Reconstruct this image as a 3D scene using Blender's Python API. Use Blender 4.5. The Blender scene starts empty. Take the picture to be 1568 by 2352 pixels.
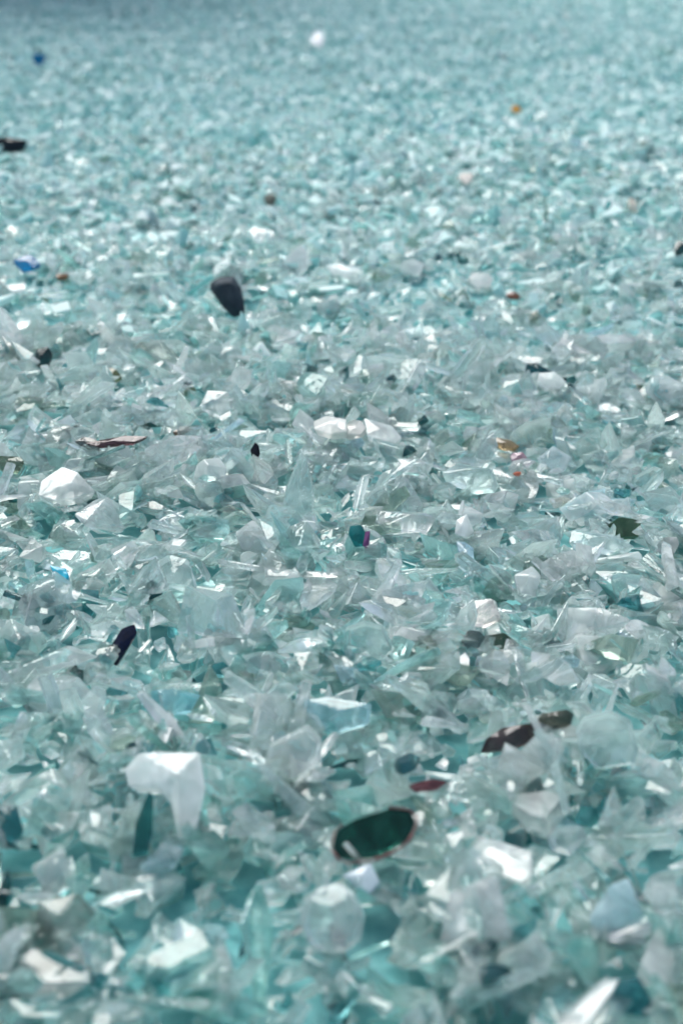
import bpy, bmesh, math, random
import numpy as np
from mathutils import Vector, Matrix, Euler, noise
from mathutils.bvhtree import BVHTree
random.seed(33); rng=np.random.default_rng(27)
sc=bpy.context.scene
sc.view_settings.view_transform='Standard'; sc.view_settings.look='None'; sc.view_settings.exposure=0
col=sc.collection
# ---------------- camera ----------------
CH=0.55; PITCH=math.radians(23.7); FP=2352*50/36.0
cam=bpy.data.cameras.new('camera'); camo=bpy.data.objects.new('camera',cam); col.objects.link(camo)
cam.sensor_fit='VERTICAL'; cam.sensor_height=36; cam.sensor_width=24; cam.lens=50
camo.location=(0,0,CH); camo.rotation_euler=(math.pi/2-PITCH,0,0)
cam.clip_start=0.02; cam.clip_end=3000
cam.dof.use_dof=True; cam.dof.focus_distance=1.25; cam.dof.aperture_fstop=5.2
sc.camera=camo
SURF=0.03
cp,sp=math.cos(PITCH),math.sin(PITCH)
def raydir(px,py):
    u=(px-784)/FP; v=(1176-py)/FP
    return Vector((u, cp+v*sp, -sp+v*cp))
def spot(px,py,h=SURF):
    d=raydir(px,py); t=(CH-h)/-d.z
    return d.x*t, d.y*t, t
# ---------------- terrain ----------------
def terrain(x,y):
    return (0.014*np.sin(2.3*x+0.7)*np.cos(1.9*y+0.4)+0.009*np.sin(5.1*x+1.3*y+1.0)
            +0.006*np.sin(9.0*y-4*x)+0.005*np.sin(14*x+6*y+2))
# ---------------- shard variants ----------------
def hull(pts):
    bm=bmesh.new()
    for p in pts: bm.verts.new(p)
    r=bmesh.ops.convex_hull(bm,input=bm.verts)
    dead=[g for g in r['geom_interior'] if isinstance(g,bmesh.types.BMVert)]+[g for g in r['geom_unused'] if isinstance(g,bmesh.types.BMVert)]
    if dead: bmesh.ops.delete(bm,geom=list(set(dead)),context='VERTS')
    bmesh.ops.dissolve_limit(bm,angle_limit=0.02,verts=bm.verts,edges=bm.edges)
    return bm
def variant(kind,rich):
    R=random.random; U=random.uniform
    pts=[]
    if kind=='plate':
        n=random.randint(4,6); asp=U(0.42,0.8); t=U(0.16,0.32)
        angs=sorted([(i+U(-.4,.4))*2*math.pi/n for i in range(n)])
        rad=[U(.34,.60) for _ in angs]
        P=[(r*math.cos(a),r*asp*math.sin(a)) for r,a in zip(rad,angs)]
        if rich and R()<.4:
            i=random.randrange(n); a=Vector(P[i]); b=Vector(P[(i+1)%n]); m=(a+b)/2; o=m.normalized()*U(.05,.11) if m.length>0.01 else Vector((0,0))
            for k in (.2,.4,.6,.8): 
                q=a.lerp(b,k)+o*(4*k*(1-k)); P.append((q.x,q.y))
        sx,sy=U(-.14,.14),U(-.14,.14); sh=U(.5,.95); gx_,gy_=U(-.18,.18),U(-.18,.18); apex=R()<.4
        for x,y in P:
            pts.append((x,y,t/2+x*gx_+y*gy_-(U(0,.05) if apex else 0))); pts.append((x*sh+sx,y*sh+sy,-t/2))
        if apex: pts.append((U(-.15,.15),U(-.12,.12),t/2+U(.02,.09)))
    elif kind=='sliver':
        w=U(.16,.34); n=random.randint(3,4)
        for e in (-1,1):
            s=U(.1,1.0)
            for i in range(n):
                a=i*2*math.pi/n+U(-.3,.3)
                pts.append((e*(.66-U(0,.2)),w*.5*s*math.cos(a),w*.48*s*math.sin(a)))
        for i in range(2):
            pts.append((U(-.25,.25),w*.6*random.choice((-1,1)),U(-.05,.05)))
    elif kind=='wedge':
        w=U(.3,.62); t=U(.2,.36)
        pts=[(-.45,-w/2,0),(-.4,w/2,0),(U(.3,.65),U(-.2,.2),0),(U(-.3,-.1),-w/3,t),(U(-.3,.1),w/3,t),(U(.0,.35),U(-.1,.1),t*U(.4,.9)),(U(-.1,.3),-w/2,.02)]
        pts=[(a,b,c-t/2) for a,b,c in pts]
    else:
        for i in range(9):
            v=Vector((random.gauss(0,1),random.gauss(0,1),random.gauss(0,1))).normalized()
            pts.append((v.x*.42*U(.8,1.1),v.y*.36,v.z*.32))
    bm=hull(pts)
    if rich:
        bmesh.ops.bevel(bm,geom=list(bm.edges),offset=U(.008,.018),segments=1,affect='EDGES',clamp_overlap=True)
    bmesh.ops.triangulate(bm,faces=bm.faces)
    bmesh.ops.recalc_face_normals(bm,faces=bm.faces)
    bm.verts.index_update()
    V=np.array([v.co[:] for v in bm.verts],dtype=np.float32); F=np.array([[v.index for v in f.verts] for f in bm.faces],dtype=np.int32)
    bm.free(); return V,F
kinds=['plate']*9+['sliver']*9+['wedge']*4+['chunk']*2
RICH=[(k,)+variant(k,True) for k in kinds*3]
LOW=[(k,)+variant(k,False) for k in kinds]
# ---------------- materials ----------------
def glass_mat(name,clear=True):
    m=bpy.data.materials.new(name); m.use_nodes=True; nt=m.node_tree; N=nt.nodes; L=nt.links; N.clear()
    out=N.new('ShaderNodeOutputMaterial')
    at=N.new('ShaderNodeAttribute'); at.attribute_name='tint'
    # light that passes through the body of the glass picks up more of its aqua colour
    dm=N.new('ShaderNodeMix'); dm.data_type='RGBA'; dm.blend_type='MULTIPLY'; dm.inputs['Factor'].default_value=1
    L.new(at.outputs['Color'],dm.inputs['A']); dm.inputs['B'].default_value=(.92,1,.985,1)
    tr=N.new('ShaderNodeBsdfTranslucent'); L.new(dm.outputs['Result'],tr.inputs['Color'])
    if not clear:
        p=N.new('ShaderNodeBsdfPrincipled'); p.inputs['Roughness'].default_value=.32
        L.new(at.outputs['Color'],p.inputs['Base Color'])
        mx=N.new('ShaderNodeMixShader'); mx.inputs[0].default_value=.40
        L.new(p.outputs[0],mx.inputs[1]); L.new(tr.outputs[0],mx.inputs[2]); L.new(mx.outputs[0],out.inputs[0]); return m
    lo=N.new('ShaderNodeAttribute'); lo.attribute_name='local'
    n1=N.new('ShaderNodeTexNoise'); n1.inputs['Scale'].default_value=80; n1.inputs['Detail'].default_value=2; n1.inputs['Distortion'].default_value=.5
    mp=N.new('ShaderNodeMapping'); mp.inputs['Scale'].default_value=(1,.6,1.3)
    L.new(lo.outputs['Vector'],mp.inputs[0]); L.new(mp.outputs[0],n1.inputs['Vector'])
    n2=N.new('ShaderNodeTexNoise'); n2.inputs['Scale'].default_value=420; n2.inputs['Detail'].default_value=4
    L.new(lo.outputs['Vector'],n2.inputs['Vector'])
    b1=N.new('ShaderNodeBump'); b1.inputs['Strength'].default_value=.26; b1.inputs['Distance'].default_value=.004
    L.new(n1.outputs[0],b1.inputs['Height'])
    b2=N.new('ShaderNodeBump'); b2.inputs['Strength'].default_value=.06; b2.inputs['Distance'].default_value=.001
    L.new(n2.outputs[0],b2.inputs['Height']); L.new(b1.outputs[0],b2.inputs['Normal'])
    rr=N.new('ShaderNodeMapRange'); rr.inputs['From Min'].default_value=.4; rr.inputs['From Max'].default_value=.8; rr.inputs['To Min'].default_value=.0; rr.inputs['To Max'].default_value=.12
    L.new(n2.outputs[0],rr.inputs[0])
    fr=N.new('ShaderNodeMapRange'); fr.inputs['From Min'].default_value=.45; fr.inputs['From Max'].default_value=.75; fr.inputs['To Min'].default_value=-.05; fr.inputs['To Max'].default_value=.18
    L.new(n1.outputs[0],fr.inputs[0])
    ad=N.new('ShaderNodeMath'); ad.operation='ADD'; ad.use_clamp=True; L.new(at.outputs['Alpha'],ad.inputs[0]); L.new(fr.outputs[0],ad.inputs[1])
    su=N.new('ShaderNodeMath'); su.operation='SUBTRACT'; su.inputs[0].default_value=1; su.use_clamp=True; L.new(ad.outputs[0],su.inputs[1])
    p=N.new('ShaderNodeBsdfPrincipled'); p.inputs['IOR'].default_value=1.52
    L.new(at.outputs['Color'],p.inputs['Base Color']); L.new(rr.outputs[0],p.inputs['Roughness']); L.new(b2.outputs[0],p.inputs['Normal'])
    L.new(su.outputs[0],p.inputs['Transmission Weight'])
    L.new(b2.outputs[0],tr.inputs['Normal'])
    mx=N.new('ShaderNodeMixShader'); mx.inputs[0].default_value=.18
    L.new(p.outputs[0],mx.inputs[1]); L.new(tr.outputs[0],mx.inputs[2])
    tp=N.new('ShaderNodeBsdfTransparent'); L.new(at.outputs['Color'],tp.inputs['Color'])
    tf=N.new('ShaderNodeMath'); tf.operation='MULTIPLY'; tf.inputs[1].default_value=.17; L.new(su.outputs[0],tf.inputs[0])
    mx2=N.new('ShaderNodeMixShader'); L.new(tf.outputs[0],mx2.inputs[0]); L.new(mx.outputs[0],mx2.inputs[1]); L.new(tp.outputs[0],mx2.inputs[2])
    L.new(mx2.outputs[0],out.inputs[0]); return m
GLASS=glass_mat('broken_glass'); HAZY=glass_mat('opaque_glass',False)  # opaque variant for the far shards and the buried, darkened ones
def solid_mat(name,c,c2,rough=.6,sc_=80):
    m=bpy.data.materials.new(name); m.use_nodes=True; nt=m.node_tree; N=nt.nodes; L=nt.links
    p=N['Principled BSDF']; p.inputs['Roughness'].default_value=rough
    tc=N.new('ShaderNodeTexCoord'); n=N.new('ShaderNodeTexNoise'); n.inputs['Scale'].default_value=sc_; n.inputs['Detail'].default_value=6
    L.new(tc.outputs['Object'],n.inputs['Vector'])
    r=N.new('ShaderNodeValToRGB'); r.color_ramp.elements[0].color=(*c,1); r.color_ramp.elements[1].color=(*c2,1); r.color_ramp.elements[0].position=.35; r.color_ramp.elements[1].position=.68
    L.new(n.outputs[0],r.inputs[0]); L.new(r.outputs[0],p.inputs['Base Color'])
    b=N.new('ShaderNodeBump'); b.inputs['Strength'].default_value=.5; b.inputs['Distance'].default_value=.003; L.new(n.outputs[0],b.inputs['Height']); L.new(b.outputs[0],p.inputs['Normal'])
    return m
def build(name,V,F,LC,T,mats,MI=None):
    me=bpy.data.meshes.new(name)
    me.vertices.add(len(V)); me.vertices.foreach_set('co',V.astype(np.float32).ravel())
    me.loops.add(len(F)*3); me.loops.foreach_set('vertex_index',F.astype(np.int32).ravel())
    me.polygons.add(len(F)); me.polygons.foreach_set('loop_start',np.arange(0,len(F)*3,3,dtype=np.int32))
    for m in mats: me.materials.append(m)
    if MI is not None: me.polygons.foreach_set('material_index',MI.astype(np.int32))
    me.update(calc_edges=True)
    me.polygons.foreach_set('use_smooth',np.zeros(len(F),dtype=bool))
    a=me.attributes.new('local','FLOAT_VECTOR','POINT'); a.data.foreach_set('vector',LC.astype(np.float32).ravel())
    a=me.attributes.new('tint','FLOAT_COLOR','POINT'); a.data.foreach_set('color',T.astype(np.float32).ravel())
    return me
# ---------------- scatter ----------------
G=.004; gx0=-3.3; gy0=0.1
gw=int(6.6/G); gh=int(9.8/G)
gx=gx0+np.arange(gw)*G; gy=gy0+np.arange(gh)*G
H=terrain(gx[None,:],gy[:,None]).astype(np.float32)
def surf(x,y,r=.012):
    i=int((x-gx0)/G); j=int((y-gy0)/G); k=max(1,int(r/G)); 
    i=min(max(i,k),gw-k-1); j=min(max(j,k),gh-k-1)
    return float(H[j-k:j+k+1,i-k:i+k+1].mean())
def settle(X,Y,S):
    Z=np.zeros(len(X)); ix=((X-gx0)/G).astype(int); iy=((Y-gy0)/G).astype(int); hr=np.maximum(1,(S*.32/G).astype(int))
    for i in range(len(X)):
        r=hr[i]; a=H[iy[i]-r:iy[i]+r+1, ix[i]-r:ix[i]+r+1]
        z=float(a.mean())+S[i]*.06; Z[i]=z
        np.maximum(a,z+S[i]*.07,out=a)
    return Z
bands=[(0.25,1.8,13000,.028,.5,.066),(1.8,3.4,16000,.026,.45,.060),(3.4,6.2,32000,.025,.36,.05),(6.2,9.6,42000,.026,.32,.05)]
X=[];Y=[];S=[];B=[]
for bi,(a,b,n_,sm,sg,mx) in enumerate(bands):
    m=int(n_*2.4); yy=rng.uniform(a,b,m); keep=rng.uniform(0,.33+.27*b,m)<(.33+.27*yy); yy=yy[keep][:n_]
    X.append(rng.uniform(-1,1,len(yy))*(.33+.27*yy)); Y.append(yy); S.append(np.minimum(sm*np.exp(rng.normal(0,sg,len(yy))),mx)); B.append(np.full(len(yy),bi))
X=np.concatenate(X);Y=np.concatenate(Y);S=np.concatenate(S);B=np.concatenate(B)
o=rng.permutation(len(X)); X,Y,S,B=X[o],Y[o],S[o],B[o]
pal=[(.62,(.915,.986,.976),.0),(.20,(.96,.99,.987),.12),(.045,(.95,.985,.975),.26),(.07,(.66,.90,.88),.03),(.018,(.24,.56,.58),.05),
     (.024,(.56,.68,.62),.06),(.012,(.08,.24,.26),.1),(.007,(.76,.91,.96),.12),(0,(.36,.28,.22),.3),(.001,(.92,.88,.86),.2),(0,(.05,.35,.58),.4),(.002,(.32,.38,.28),.12)]
w_=np.array([p[0] for p in pal]); w_/=w_.sum()
ci=rng.choice(len(pal),len(X),p=w_)
deep=(rng.random(len(X))<np.clip(.24-(Y-.6)*.5-X*.45,0,.45))&(Y<1.1); ci[deep]=rng.choice([3,3,3,4,4,6],deep.sum())  # deeper teal tints paint shade into the foreground, strongest at left
dk=np.isin(ci,[4,6,11]); S[dk]=np.minimum(S[dk],.026)     # the dark fragments are small ones
Z=settle(X,Y,S)
# ---------------- distinctive pieces ----------------
GRP='broken glass shards on the pile'
special_tris=[]; special_xy=[]
def outline(seed,n,jit=.3):
    r=random.Random(seed); P=[]
    for i in range(n):
        a=(i+r.uniform(-.3,.3))*2*math.pi/n; q=.5*r.uniform(1-jit,1.02); P.append((q*math.cos(a),q*math.sin(a)))
    xs=[p[0] for p in P]; ys=[p[1] for p in P]
    return [((x-min(xs))/(max(xs)-min(xs))-.5,(y-min(ys))/(max(ys)-min(ys))-.5) for x,y in P]
def prism(P,w,h,t,bev,shrink,seed,facet):
    r=random.Random(seed)
    bm=bmesh.new()
    top=[bm.verts.new((x*w,y*h,t/2+r.uniform(-.25,.1)*t*facet)) for x,y in P]; bot=[bm.verts.new((x*w*shrink+r.uniform(-.03,.03)*w,y*h*shrink,-t/2)) for x,y in P]
    ft=bm.faces.new(top); bm.faces.new(bot[::-1]); m=len(P)
    for i in range(m): bm.faces.new((top[i],bot[i],bot[(i+1)%m],top[(i+1)%m]))
    if facet:
        pk=bmesh.ops.poke(bm,faces=[ft])['verts'][0]; pk.co.z+=t*r.uniform(.15,.5)*facet; pk.co.x+=w*r.uniform(-.13,.13); pk.co.y+=h*r.uniform(-.13,.13)
    if bev: bmesh.ops.bevel(bm,geom=list(bm.edges),offset=bev,segments=1,affect='EDGES',clamp_overlap=True)
    bmesh.ops.triangulate(bm,faces=bm.faces); bmesh.ops.recalc_face_normals(bm,faces=bm.faces); bm.verts.index_update()
    V=np.array([v.co[:] for v in bm.verts]); F=np.array([[v.index for v in f.verts] for f in bm.faces]); bm.free(); return V,F
def place(px,py,wp,hp,tilt=40,lean=0,roll=0,lift=0.0):
    x,y,z=spot(px,py)
    for _ in range(3): x,y,z=spot(px,py,surf(x,y)+.006)
    e=math.atan2(CH,y); T=math.radians(tilt)
    w=wp*z/FP; h=hp*z/FP/max(.35,math.sin(e+T))
    zz=surf(x,y,.015)+.003+h*.26*math.sin(T)+lift
    M=Euler((0,0,math.radians(lean))).to_matrix()@Euler((T,0,0)).to_matrix()@Euler((0,0,math.radians(roll))).to_matrix()
    return (x,y,zz),w,h,M
def special(px,py,wp,hp,colr,frost,label,cat='glass shard',name='glass_shard',tilt=38,lean=None,roll=0,nv=6,t=.010,P=None,lift=0,seed=None,facet=1,cover=None):
    sd=seed or int(px*7+py)
    if cover is None: cover=wp>45
    if not cover: lift+=.004
    if min(colr)>.84 and py>500: frost*=.75
    if lean is None: lean=random.Random(sd).uniform(-18,18)
    loc,w,h,M=place(px,py,wp,hp,tilt,lean,roll,lift)
    P=P or outline(sd,nv)
    t=min(t,.4*min(w,h)+.001)
    V,F=prism(P,w,h,t,min(.0009,.05*min(w,h)),.84,sd,facet)
    W=V@np.array(M).T; T=np.repeat(np.array([[*colr,frost]]),len(V),axis=0)
    me=build(name,W,F,V+np.array([px*.01,py*.01,0]),T,[GLASS])
    ob=bpy.data.objects.new(name,me); ob.location=loc; col.objects.link(ob)
    ob['label']=label; ob['category']=cat
    if name=='glass_shard': ob['group']=GRP
    special_tris.append((W+np.array(loc),F))
    if cover: special_xy.append((loc[0],loc[1],w,h*math.cos(math.radians(tilt))))
    return ob
WH=(.95,.985,.975); PB=(.66,.90,.95); AQ=(.88,.985,.97); LV=(.87,.95,.95)
RECT=[(-.5,.5),(.5,.47),(.48,-.5),(-.46,-.46)]
Lsh=[(-.5,.26),(-.36,.46),(.38,.5),(.5,.1),(.44,-.38),(.25,-.5),(.10,-.08),(-.05,.06),(-.42,.06)]
special(380,1850,195,200,WH,.5,'large white hooked glass plate on the glass pile',P=Lsh,tilt=42,t=.015,facet=.7,lean=-6)
special(1410,2105,125,160,(.74,.91,.96),.2,'pale blue glass plate lying on the glass pile',roll=-15)
special(830,2035,90,70,(.82,.90,.97),.45,'pale blue squarish glass chip on the glass pile',nv=4,t=.012,cover=False,facet=.5)
special(1068,1225,46,54,WH,.6,'small white glass block in the glass pile',nv=5,tilt=40,cover=False)
special(1070,1282,38,60,(.70,.86,.95),.15,'pale blue glass strip lying in the glass pile',nv=5,tilt=25)
special(1212,1335,62,75,WH,.3,'white pointed glass shard on the glass pile',nv=5)
special(392,1612,140,60,(.58,.89,.96),.08,'pale blue glass shard on the glass pile')
special(770,1650,170,85,PB,.06,'pale blue wide glass shard on the glass pile',nv=7)
special(160,1128,135,80,WH,.3,'frosted white glass slab on the glass pile',nv=7,t=.014,tilt=28)
special(760,988,90,40,(.96,.96,.93),.6,'white chalky glass piece on the glass pile',t=.012,cover=False,tilt=22,facet=.9,P=[(-.5,.2),(-.2,.5),(.35,.4),(.5,-.3),(.1,-.5),(-.4,-.3)])
special(875,1018,100,44,WH,.35,'white glass piece on the glass pile',t=.012,roll=-20,cover=False,tilt=22,facet=.9,P=[(-.5,.5),(.2,.4),(.5,-.1),(.4,-.5),(-.3,-.3)])
special(815,994,56,38,(.95,.92,.88),.6,'cream coloured chip on the glass pile',cover=False,tilt=22,facet=.6)
special(700,925,60,55,WH,.4,'small white glass wedge on the glass pile',nv=4)
special(1270,1060,85,60,(.86,.95,.97),.2,'pale blue glass plate on the glass pile',nv=4)
special(1105,1410,100,62,(.94,.90,.88),.15,'pale pink frosted glass piece on the glass pile',cover=True,tilt=25,facet=.7)
special(675,1745,150,105,(.93,.98,.975),.15,'broad white glass shard on the glass pile',roll=20,nv=6,t=.014,facet=.8)
special(690,1170,78,170,AQ,.05,'tall aqua glass shard standing up in the pile',tilt=62,P=[(-.5,-.5),(-.42,.0),(-.12,.42),(-.02,.5),(.15,.38),(.42,.0),(.5,-.5)],t=.014,facet=1.3,cover=False,lift=.004)
special(1085,1112,135,50,AQ,.06,'long clear glass bar lying on the glass pile',roll=-20,tilt=20,nv=5,t=.014,cover=False)
special(930,1212,140,48,WH,.15,'long whitish glass bar lying on the glass pile',roll=-8,tilt=20,nv=6,t=.014,cover=False)
special(1380,1255,150,40,AQ,.08,'long clear glass bar lying on the glass pile',roll=-10,tilt=20,nv=5,t=.014,cover=False)
special(1410,1170,110,30,WH,.15,'long whitish glass splinter on the glass pile',roll=-30,tilt=25,nv=4,t=.012,cover=False)
special(790,640,95,34,WH,.5,'white glass sliver on the glass pile',roll=-20,facet=.6)
special(765,2155,150,160,(.93,.985,.98),.12,'rounded clear glass disc on the glass pile',t=.016,cover=False,facet=.5,lift=.005,P=[(.5*math.cos(a*.628+.2)*(1+.07*math.sin(a*5)),.5*math.sin(a*.628+.2)*(1+.05*math.cos(a*3))) for a in range(10)])
special(1225,1690,26,95,WH,.25,'white glass splinter standing in the pile',tilt=40,roll=18,P=[(-.5,.5),(.2,.42),(.5,-.5),(-.1,-.4)],cover=False,lean=0,lift=.004)
special(1262,1745,26,100,AQ,.1,'clear glass splinter standing in the pile',tilt=35,roll=32,P=[(-.5,.5),(.2,.45),(.5,-.5),(-.1,-.45)],cover=False,lean=0,lift=.004)
special(1282,1850,28,130,AQ,.2,'long clear glass splinter standing in the pile',tilt=35,roll=4,P=[(-.5,.4),(.2,.5),(.5,-.5),(-.1,-.45)],cover=False,lean=0,lift=.004)
special(132,2010,115,110,(.92,.97,.96),.2,'whitish square glass plate on the glass pile',nv=4,roll=-25)
special(155,2115,140,110,(.50,.60,.57),.06,'grey green flat glass shard on the glass pile',nv=5)
special(1390,1745,150,140,AQ,.03,'rounded clear glass shard leaning on the pile',nv=8,tilt=45,t=.014,facet=.5)
special(850,1490,120,100,AQ,.03,'rounded clear glass shard on the glass pile',nv=7,tilt=45,t=.014,facet=.5)
special(620,1500,140,60,AQ,.03,'curved clear glass shard on the glass pile',nv=8,roll=-15,t=.014)
special(400,1340,130,100,(.9,.98,.97),.06,'broad pale glass shard on the glass pile',nv=6,t=.015)
special(1225,2200,90,110,(.92,.98,.97),.2,'whitish glass block on the glass pile',nv=5,t=.018)
special(500,945,75,60,WH,.1,'squarish clear glass piece on the glass pile',nv=5,t=.014,cover=False)
special(945,605,60,36,WH,.5,'white glass chip on the glass pile',facet=.6)
special(1100,650,60,38,(.93,.92,.9),.5,'cream white glass chip on the glass pile',facet=.6)
special(730,108,30,34,(.98,.98,.98),1,'white chip painted as a bright glint on the pile',tilt=35,lift=.012)  # plain white chip that paints in a far glint
special(1070,425,40,26,(.95,.88,.80),.9,'cream chip on the glass pile')
special(1450,490,24,36,(.93,.84,.72),.9,'tan chip on the glass pile',tilt=60)
special(1265,880,70,40,WH,.4,'whitish glass chip on the glass pile')
special(65,628,68,36,(.01,.24,.48),.6,'bright blue glass shard on the glass pile',nv=7,cover=False,lift=.010)
special(92,155,34,26,(.01,.22,.44),.8,'blue glass shard on the glass pile',tilt=60,lift=.012)
special(138,1330,50,40,(.03,.60,.80),.4,'cyan blue glass shard on the glass pile',tilt=30,cover=False,facet=.2,lean=0,P=[(-.5,.5),(.3,.3),(.5,-.2),(.1,-.5)])
special(282,1490,44,105,(.008,.02,.07),.25,'dark navy glass sliver sunk in the pile',tilt=45,roll=-24,P=[(-.5,-.4),(-.4,.3),(.1,.5),(.5,.35),(.3,-.5)],lean=0,cover=True)
special(330,1915,58,150,(.08,.34,.34),.06,'dark green pointed glass shard standing in the pile',tilt=55,P=[(-.5,-.5),(-.3,0),(.3,.5),(.5,.4),(.35,-.2),(.1,-.5)],cover=False)
special(1440,1216,95,46,(.12,.22,.14),.12,'dark green glass shard on the glass pile',nv=6)
special(1150,1482,85,52,(.10,.18,.13),.12,'dark olive glass shard on the glass pile',nv=5)
special(1085,1470,60,45,(.20,.28,.28),.12,'dark grey glass shard on the glass pile')
special(587,1052,24,48,(.01,.01,.012),.9,'small black chip on the glass pile',name='black_chip',cat='chip',tilt=60,nv=7)
special(270,1030,150,18,(.10,.06,.07),.4,'dark purple glass sliver on the glass pile',roll=6,tilt=25,nv=5,cover=False,lift=.003)
special(1155,1012,80,22,(.40,.32,.20),.3,'golden brown splinter on the glass pile',roll=-6,tilt=25,cover=False)
special(1192,1066,46,26,(.72,.5,.58),.2,'pink glass chip on the glass pile',cover=False)
special(1186,1102,20,10,(.62,.2,.12),.6,'small orange red chip on the glass pile')
special(820,1245,42,52,(.04,.36,.38),.12,'teal glass chip with purple edge on the pile',tilt=50,cover=False)
special(842,1250,14,42,(.3,.12,.3),.3,'purple glass splinter on the glass pile',tilt=50,nv=5)
special(1240,858,70,32,(.01,.14,.16),.25,'dark teal glass shard on the glass pile',nv=5,cover=False)
special(100,830,56,48,(.01,.07,.07),.3,'nearly black green glass shard on the pile',roll=-30,cover=True)
special(262,864,44,30,(.18,.22,.10),.25,'olive glass shard on the glass pile')
special(20,1078,80,40,(.3,.38,.3),.12,'olive green flat glass shard on the pile')
special(1185,262,26,16,(.78,.42,.10),.85,'orange chip on the glass pile',tilt=55,lift=.006)
special(1178,684,38,16,(.24,.11,.07),.6,'brown glass chip on the glass pile')
special(145,641,32,13,(.26,.15,.08),.6,'brown glass chip on the glass pile')
special(415,985,40,20,(.2,.14,.09),.4,'brown glass chip on the glass pile',cover=True)
special(620,463,30,22,(.2,.22,.18),.6,'dull brown chip on the glass pile')
special(22,349,90,34,(.004,.012,.014),1,'black glass slab on the glass pile',P=[(-.5,.4),(-.1,.5),(.5,.3),(.42,-.4),(0,-.5),(-.5,-.3)],t=.014,cover=False,lift=.008,lean=0,tilt=55)
special(205,1040,70,28,(.12,.16,.16),.2,'dark grey glass shard on the glass pile')
special(985,1800,100,26,(.35,.15,.17),.12,'dark red glass shard on the glass pile',roll=6)
special(1560,580,30,36,(.01,.07,.07),.6,'dark green glass chip on the glass pile')
special(1175,1702,170,56,(.16,.12,.12),.1,'dark brown glass shard with reddish rim on the pile',roll=14,cover=True,P=[(-.5,-.3),(-.35,.2),(-.1,.5),(.3,.4),(.5,.2),(.35,-.25),(0,-.5)],lift=.002)
special(1275,1655,90,44,(.18,.20,.16),.1,'dark olive brown glass shard on the glass pile')
special(1440,2290,120,90,(.10,.36,.40),.06,'dark teal glass shard on the glass pile')
special(20,1900,80,90,(.08,.32,.36),.06,'dark teal glass shard on the glass pile')
stone=solid_mat('dark_stone',(.014,.03,.042),(.035,.055,.07),.75,70)
rim=solid_mat('red_brown_glaze',(.10,.045,.045),(.24,.12,.11),.3,160)
Pr=[(-.5,-.15),(-.42,.2),(-.2,.38),(.2,.5),(.45,.42),(.5,.15),(.38,-.2),(.1,-.42),(-.2,-.5),(-.42,-.38)]
BX,BY,BH=858,1952,108
base=special(BX,BY,200,BH,(.018,.13,.10),.08,'oval dark green bottle glass with reddish rim on the pile',name='green_bottle_fragment',cat='bottle fragment',tilt=40,roll=8,P=Pr,t=.007,lift=.004,lean=0,facet=0,cover=False)
loc,w,h,M=place(BX,BY,200,BH,40,0,8,.008)
bm=bmesh.new(); ringv=[]; seq=[]
for k in range(len(Pr)):
    a,b=Pr[k],Pr[(k+1)%len(Pr)]
    seq+=[a,((a[0]+b[0])*.5*1.03,(a[1]+b[1])*.5*1.03)]
for k,(x,y) in enumerate(seq[6:]+seq[:4]):
    rr=random.uniform(.0004,.0015)
    dr=Vector((x*w,y*h,0)).normalized(); c=Vector((x*w,y*h,0))+dr*random.uniform(-.0004,.0014)
    ringv.append([bm.verts.new(M@(c+dr*(rr*math.cos(a))+Vector((0,0,1))*(.002+1.8*rr*math.sin(a)))) for a in (0,1.05,2.1,3.14,4.2,5.25)])
for k in range(len(ringv)-1):
    A,Bq=ringv[k],ringv[k+1]
    for j in range(6): bm.faces.new((A[j],A[(j+1)%6],Bq[(j+1)%6],Bq[j]))
bm.faces.new(ringv[0]); bm.faces.new(ringv[-1][::-1])
bmesh.ops.recalc_face_normals(bm,faces=bm.faces)
rme=bpy.data.meshes.new('rim'); bm.to_mesh(rme); bm.free(); rme.materials.append(rim)
ro=bpy.data.objects.new('rim',rme); col.objects.link(ro); ro.parent=base; ro['label']='reddish brown broken rim'
# angular dark stone
loc,w,h,M=place(525,716,70,98,62,0,14,.012)
ST=[(-.5,.22,0),(-.46,.44,.05),(-.05,.5,.1),(.35,.44,0),(.52,.12,0),(.50,-.22,.05),(.40,-.5,0),(.02,-.5,.05),(-.28,-.2,0),
    (-.25,.3,.42),(.2,.25,.46),(.18,-.3,.35),(-.2,.3,-.4),(.2,.2,-.4),(.12,-.3,-.3),(-.32,.0,.25)]
bm=hull([(a*w,b*h,c*w*.8) for a,b,c in ST])
bmesh.ops.bevel(bm,geom=list(bm.edges),offset=.0012,segments=2,affect='EDGES',clamp_overlap=True)
for v in bm.verts: v.co=M@(v.co*(1+.08*noise.noise(v.co*160)))
sme=bpy.data.meshes.new('stone'); bm.to_mesh(sme); bm.free(); sme.materials.append(stone)
so=bpy.data.objects.new('stone',sme); so.location=loc; col.objects.link(so); so['label']='dark blue grey stone sticking out of the glass pile'; so['category']='stone'
# shards fallen against and over the edges of the larger pieces
cx=[];cy=[];cs=[]
for (x,y,w,h) in special_xy:
    for k in range(5):
        a=rng.uniform(math.pi*.9,math.pi*2.1)
        cx.append(x+math.cos(a)*w*.5); cy.append(y+math.sin(a)*(h*.5+.003)); cs.append(min(max(.02,w*.6),.038)*rng.uniform(.5,1.1))
cx,cy,cs=map(np.array,(cx,cy,cs)); cz=settle(cx,cy,cs); NC=len(cx)
X=np.r_[X,cx];Y=np.r_[Y,cy];S=np.r_[S,cs];Z=np.r_[Z,cz];B=np.r_[B,np.zeros(NC,int)]; ci=np.r_[ci,rng.choice(4,NC,p=[.84,.10,.01,.05])]; n=len(X); print('shards',n)
depth=H[((Y-gy0)/G).astype(int),((X-gx0)/G).astype(int)]-Z
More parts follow.
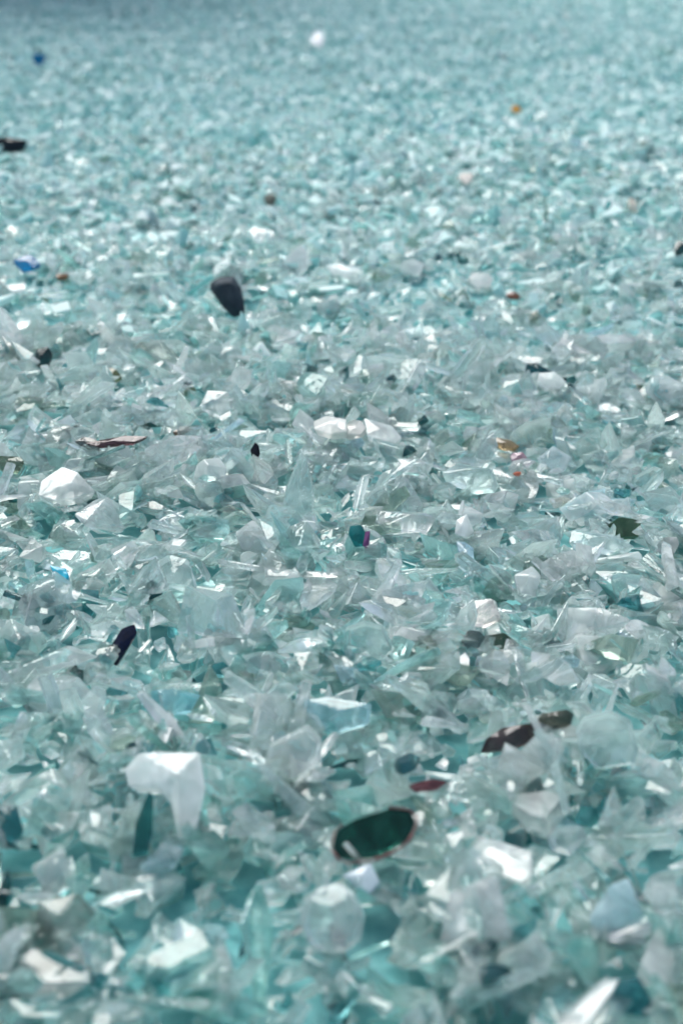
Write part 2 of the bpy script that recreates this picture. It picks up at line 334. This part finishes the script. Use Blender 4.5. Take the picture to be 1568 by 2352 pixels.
# rotations
yaw=rng.uniform(0,2*np.pi,n); ta=rng.uniform(0,2*np.pi,n)
tilt=np.abs(rng.normal(0,math.radians(28),n)); up=rng.random(n)<.15; tilt[up]=rng.uniform(.6,1.35,up.sum())
flip=rng.random(n)<.5
def rotz(a):
    c,s=np.cos(a),np.sin(a); M=np.zeros((len(a),3,3)); M[:,0,0]=c;M[:,0,1]=-s;M[:,1,0]=s;M[:,1,1]=c;M[:,2,2]=1; return M
def rotx(a):
    c,s=np.cos(a),np.sin(a); M=np.zeros((len(a),3,3)); M[:,0,0]=1;M[:,1,1]=c;M[:,1,2]=-s;M[:,2,1]=s;M[:,2,2]=c; return M
ROT=rotz(ta)@rotx(tilt+np.where(flip,np.pi,0))@rotz(yaw-ta)
Z=Z+np.sin(tilt)*S*.1
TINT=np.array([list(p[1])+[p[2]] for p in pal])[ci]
TINT[:,:3]*=rng.uniform(.965,1.01,(n,1)); TINT[:,:3]=np.clip(TINT[:,:3]*rng.uniform(.99,1.01,(n,3)),0,.994); TINT[:,3]=np.clip(TINT[:,3]+rng.normal(0,.05,n),0,1)
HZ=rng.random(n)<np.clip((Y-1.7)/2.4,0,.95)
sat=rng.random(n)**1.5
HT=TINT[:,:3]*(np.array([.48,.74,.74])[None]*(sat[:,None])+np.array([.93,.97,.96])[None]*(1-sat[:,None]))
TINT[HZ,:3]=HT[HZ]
VI=np.where(B<=1,rng.integers(0,len(RICH),n),rng.integers(0,len(LOW),n))
RND=rng.uniform(0,3,(n,3))
def collect(mask):
    Vs=[];Fs=[];Ls=[];Ts=[];Is=[];off=0
    for rich,lib in ((True,RICH),(False,LOW)):
        for vi,(k,V,F) in enumerate(lib):
            idx=np.where((VI==vi)&((B<=1)==rich)&mask)[0]
            if not len(idx): continue
            W=np.einsum('nij,vj->nvi',ROT[idx],V)*S[idx][:,None,None]+np.stack([X,Y,Z],1)[idx][:,None,:]
            Vs.append(W.reshape(-1,3).astype(np.float32))
            Fs.append((F[None]+(np.arange(len(idx))*len(V))[:,None,None]+off).reshape(-1,3))
            Ls.append((V[None]*S[idx][:,None,None]+RND[idx][:,None,:]).reshape(-1,3))
            Ts.append(np.repeat(TINT[idx],len(V),axis=0)); Is.append(np.repeat(idx,len(F))); off+=len(idx)*len(V)
    return [np.concatenate(q) for q in (Vs,Fs,Ls,Ts,Is)]
# which shards show largest: count lines of sight that meet each one
near=(B<=1)
Vn,Fn,_,_,In=collect(near); vl=[Vn];fl=[Fn];o_=len(Vn);il=[In]
for W,F in special_tris: vl.append(W);fl.append(F+o_);o_+=len(W);il.append(np.full(len(F),-1))
bvh=BVHTree.FromPolygons(np.concatenate(vl).tolist(),np.concatenate(fl).tolist(),all_triangles=True)
ids=np.concatenate(il); cnt=np.zeros(n,int); O=Vector((0,0,CH))
for py in np.arange(950,2350,8):
    for px in np.arange(4,1568,8):
        hit=bvh.ray_cast(O,raydir(px,py))
        if hit[2] is not None and ids[hit[2]]>=0: cnt[ids[hit[2]]]+=1
# shards exposed on top of the pile, seen from several directions; the rest are buried, tinted darker to paint shade into the gaps
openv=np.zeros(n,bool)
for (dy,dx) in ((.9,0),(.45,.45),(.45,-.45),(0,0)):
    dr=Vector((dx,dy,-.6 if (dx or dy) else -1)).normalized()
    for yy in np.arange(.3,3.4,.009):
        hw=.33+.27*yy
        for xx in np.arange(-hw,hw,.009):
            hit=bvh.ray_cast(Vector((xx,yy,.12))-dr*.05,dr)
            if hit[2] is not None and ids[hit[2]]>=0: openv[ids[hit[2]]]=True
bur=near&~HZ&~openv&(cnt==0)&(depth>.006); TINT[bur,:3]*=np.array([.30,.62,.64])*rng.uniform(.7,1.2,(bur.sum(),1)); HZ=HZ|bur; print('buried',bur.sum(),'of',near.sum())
nsp=sum(1 for o2 in col.objects if o2.name.startswith('glass_shard'))
pick=np.argsort(-cnt)[:300-nsp]; print('picked',len(pick),'min hits',cnt[pick[-1]])
picked=np.zeros(n,bool); picked[pick]=True
Va,Fa,La,Ta,Ia=collect(~picked)
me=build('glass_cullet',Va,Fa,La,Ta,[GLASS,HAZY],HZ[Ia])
ob=bpy.data.objects.new('glass_cullet',me); col.objects.link(ob)
ob['kind']='stuff'; ob['label']='deep bed of crushed pale aqua glass fragments'; ob['category']='crushed glass'
print('faces',len(me.polygons))
cname=['pale aqua','clear whitish','frosted white','light teal','deep teal','grey green','dark','pale blue','brown','cream pink','blue','olive green']
kdesc={'plate':'flat glass shard','sliver':'long glass sliver','wedge':'wedge shaped glass shard','chunk':'chunky glass fragment'}
for i in pick:
    k,V,F=(RICH if B[i]<=1 else LOW)[VI[i]]
    W=(V@ROT[i].T)*S[i]; T=np.repeat(TINT[i][None],len(V),axis=0)
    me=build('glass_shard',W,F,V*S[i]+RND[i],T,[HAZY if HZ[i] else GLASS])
    ob=bpy.data.objects.new('glass_shard',me); ob.location=(X[i],Y[i],Z[i]); col.objects.link(ob)
    ob['label']=cname[ci[i]]+' '+kdesc[k]+(' standing in the pile' if tilt[i]>.6 else ' lying on the pile')
    ob['category']='glass shard'; ob['group']=GRP
# ---------------- setting ----------------
gm=solid_mat('yard_ground',(.08,.28,.29),(.16,.38,.39),.9,60)
bm=bmesh.new(); xs=[-900,-60,-10]+[(-3.5+.25*i) for i in range(29)]+[10,60,900]; ys=[-900,-40,-5]+[.25*i for i in range(40)]+[14,60,900]
g=[[bm.verts.new((x,y,float(terrain(x,y))-.012 if abs(x)<4 and 0<=y<10 else -.03)) for x in xs] for y in ys]
for j in range(len(ys)-1):
    for i in range(len(xs)-1): bm.faces.new((g[j][i],g[j][i+1],g[j+1][i+1],g[j+1][i]))
gme=bpy.data.meshes.new('ground'); bm.to_mesh(gme); bm.free(); gme.materials.append(gm)
go=bpy.data.objects.new('ground',gme); col.objects.link(go); go['kind']='structure'; go['label']='yard ground under the crushed glass'
# unseen concrete wall, added behind the pile to shade its far end
cm=solid_mat('concrete',(.08,.10,.10),(.15,.17,.17),.85,3)
bm=bmesh.new(); x=-12.0
def box(x0,x1,y0,y1,z0,z1):
    r=bmesh.ops.create_cube(bm,size=1)['verts']
    for v in r: v.co=Vector(((x0+x1)/2+v.co.x*(x1-x0),(y0+y1)/2+v.co.y*(y1-y0),(z0+z1)/2+v.co.z*(z1-z0)))
for i in range(5):
    for j in range(7): box(x+i*2.15,x+i*2.15+2.13,10,10.4,-.05+j*1.5,-.05+j*1.5+1.48)
box(x-.05,x+10.78,9.95,10.45,10.435,10.6)
bmesh.ops.bevel(bm,geom=list(bm.edges),offset=.02,segments=1,affect='EDGES')
wme=bpy.data.meshes.new('added_shade_wall'); bm.to_mesh(wme); bm.free(); wme.materials.append(cm)
wo=bpy.data.objects.new('added_shade_wall',wme); col.objects.link(wo); wo['label']='unseen concrete block wall added to shade the far glass'; wo['category']='wall'
# ---------------- light ----------------
wd=bpy.data.worlds.new('World'); sc.world=wd; wd.use_nodes=True; nt=wd.node_tree; bg=nt.nodes['Background']
sky=nt.nodes.new('ShaderNodeTexSky'); sky.sky_type='NISHITA'; sky.sun_disc=False
sky.dust_density=3; sky.ozone_density=.5; sky.air_density=1.1
EL,AZ=math.radians(60),math.radians(-34)
sky.sun_elevation=EL; sky.sun_rotation=AZ; nt.links.new(sky.outputs[0],bg.inputs[0]); bg.inputs[1].default_value=.15
sl=bpy.data.lights.new('sun','SUN'); sl.energy=5; sl.angle=math.radians(40); sl.color=(1,.99,.97)
so2=bpy.data.objects.new('sun',sl); col.objects.link(so2)
d=Vector((math.sin(AZ)*math.cos(EL),math.cos(AZ)*math.cos(EL),math.sin(EL)))
so2.rotation_euler=d.to_track_quat('Z','Y').to_euler()
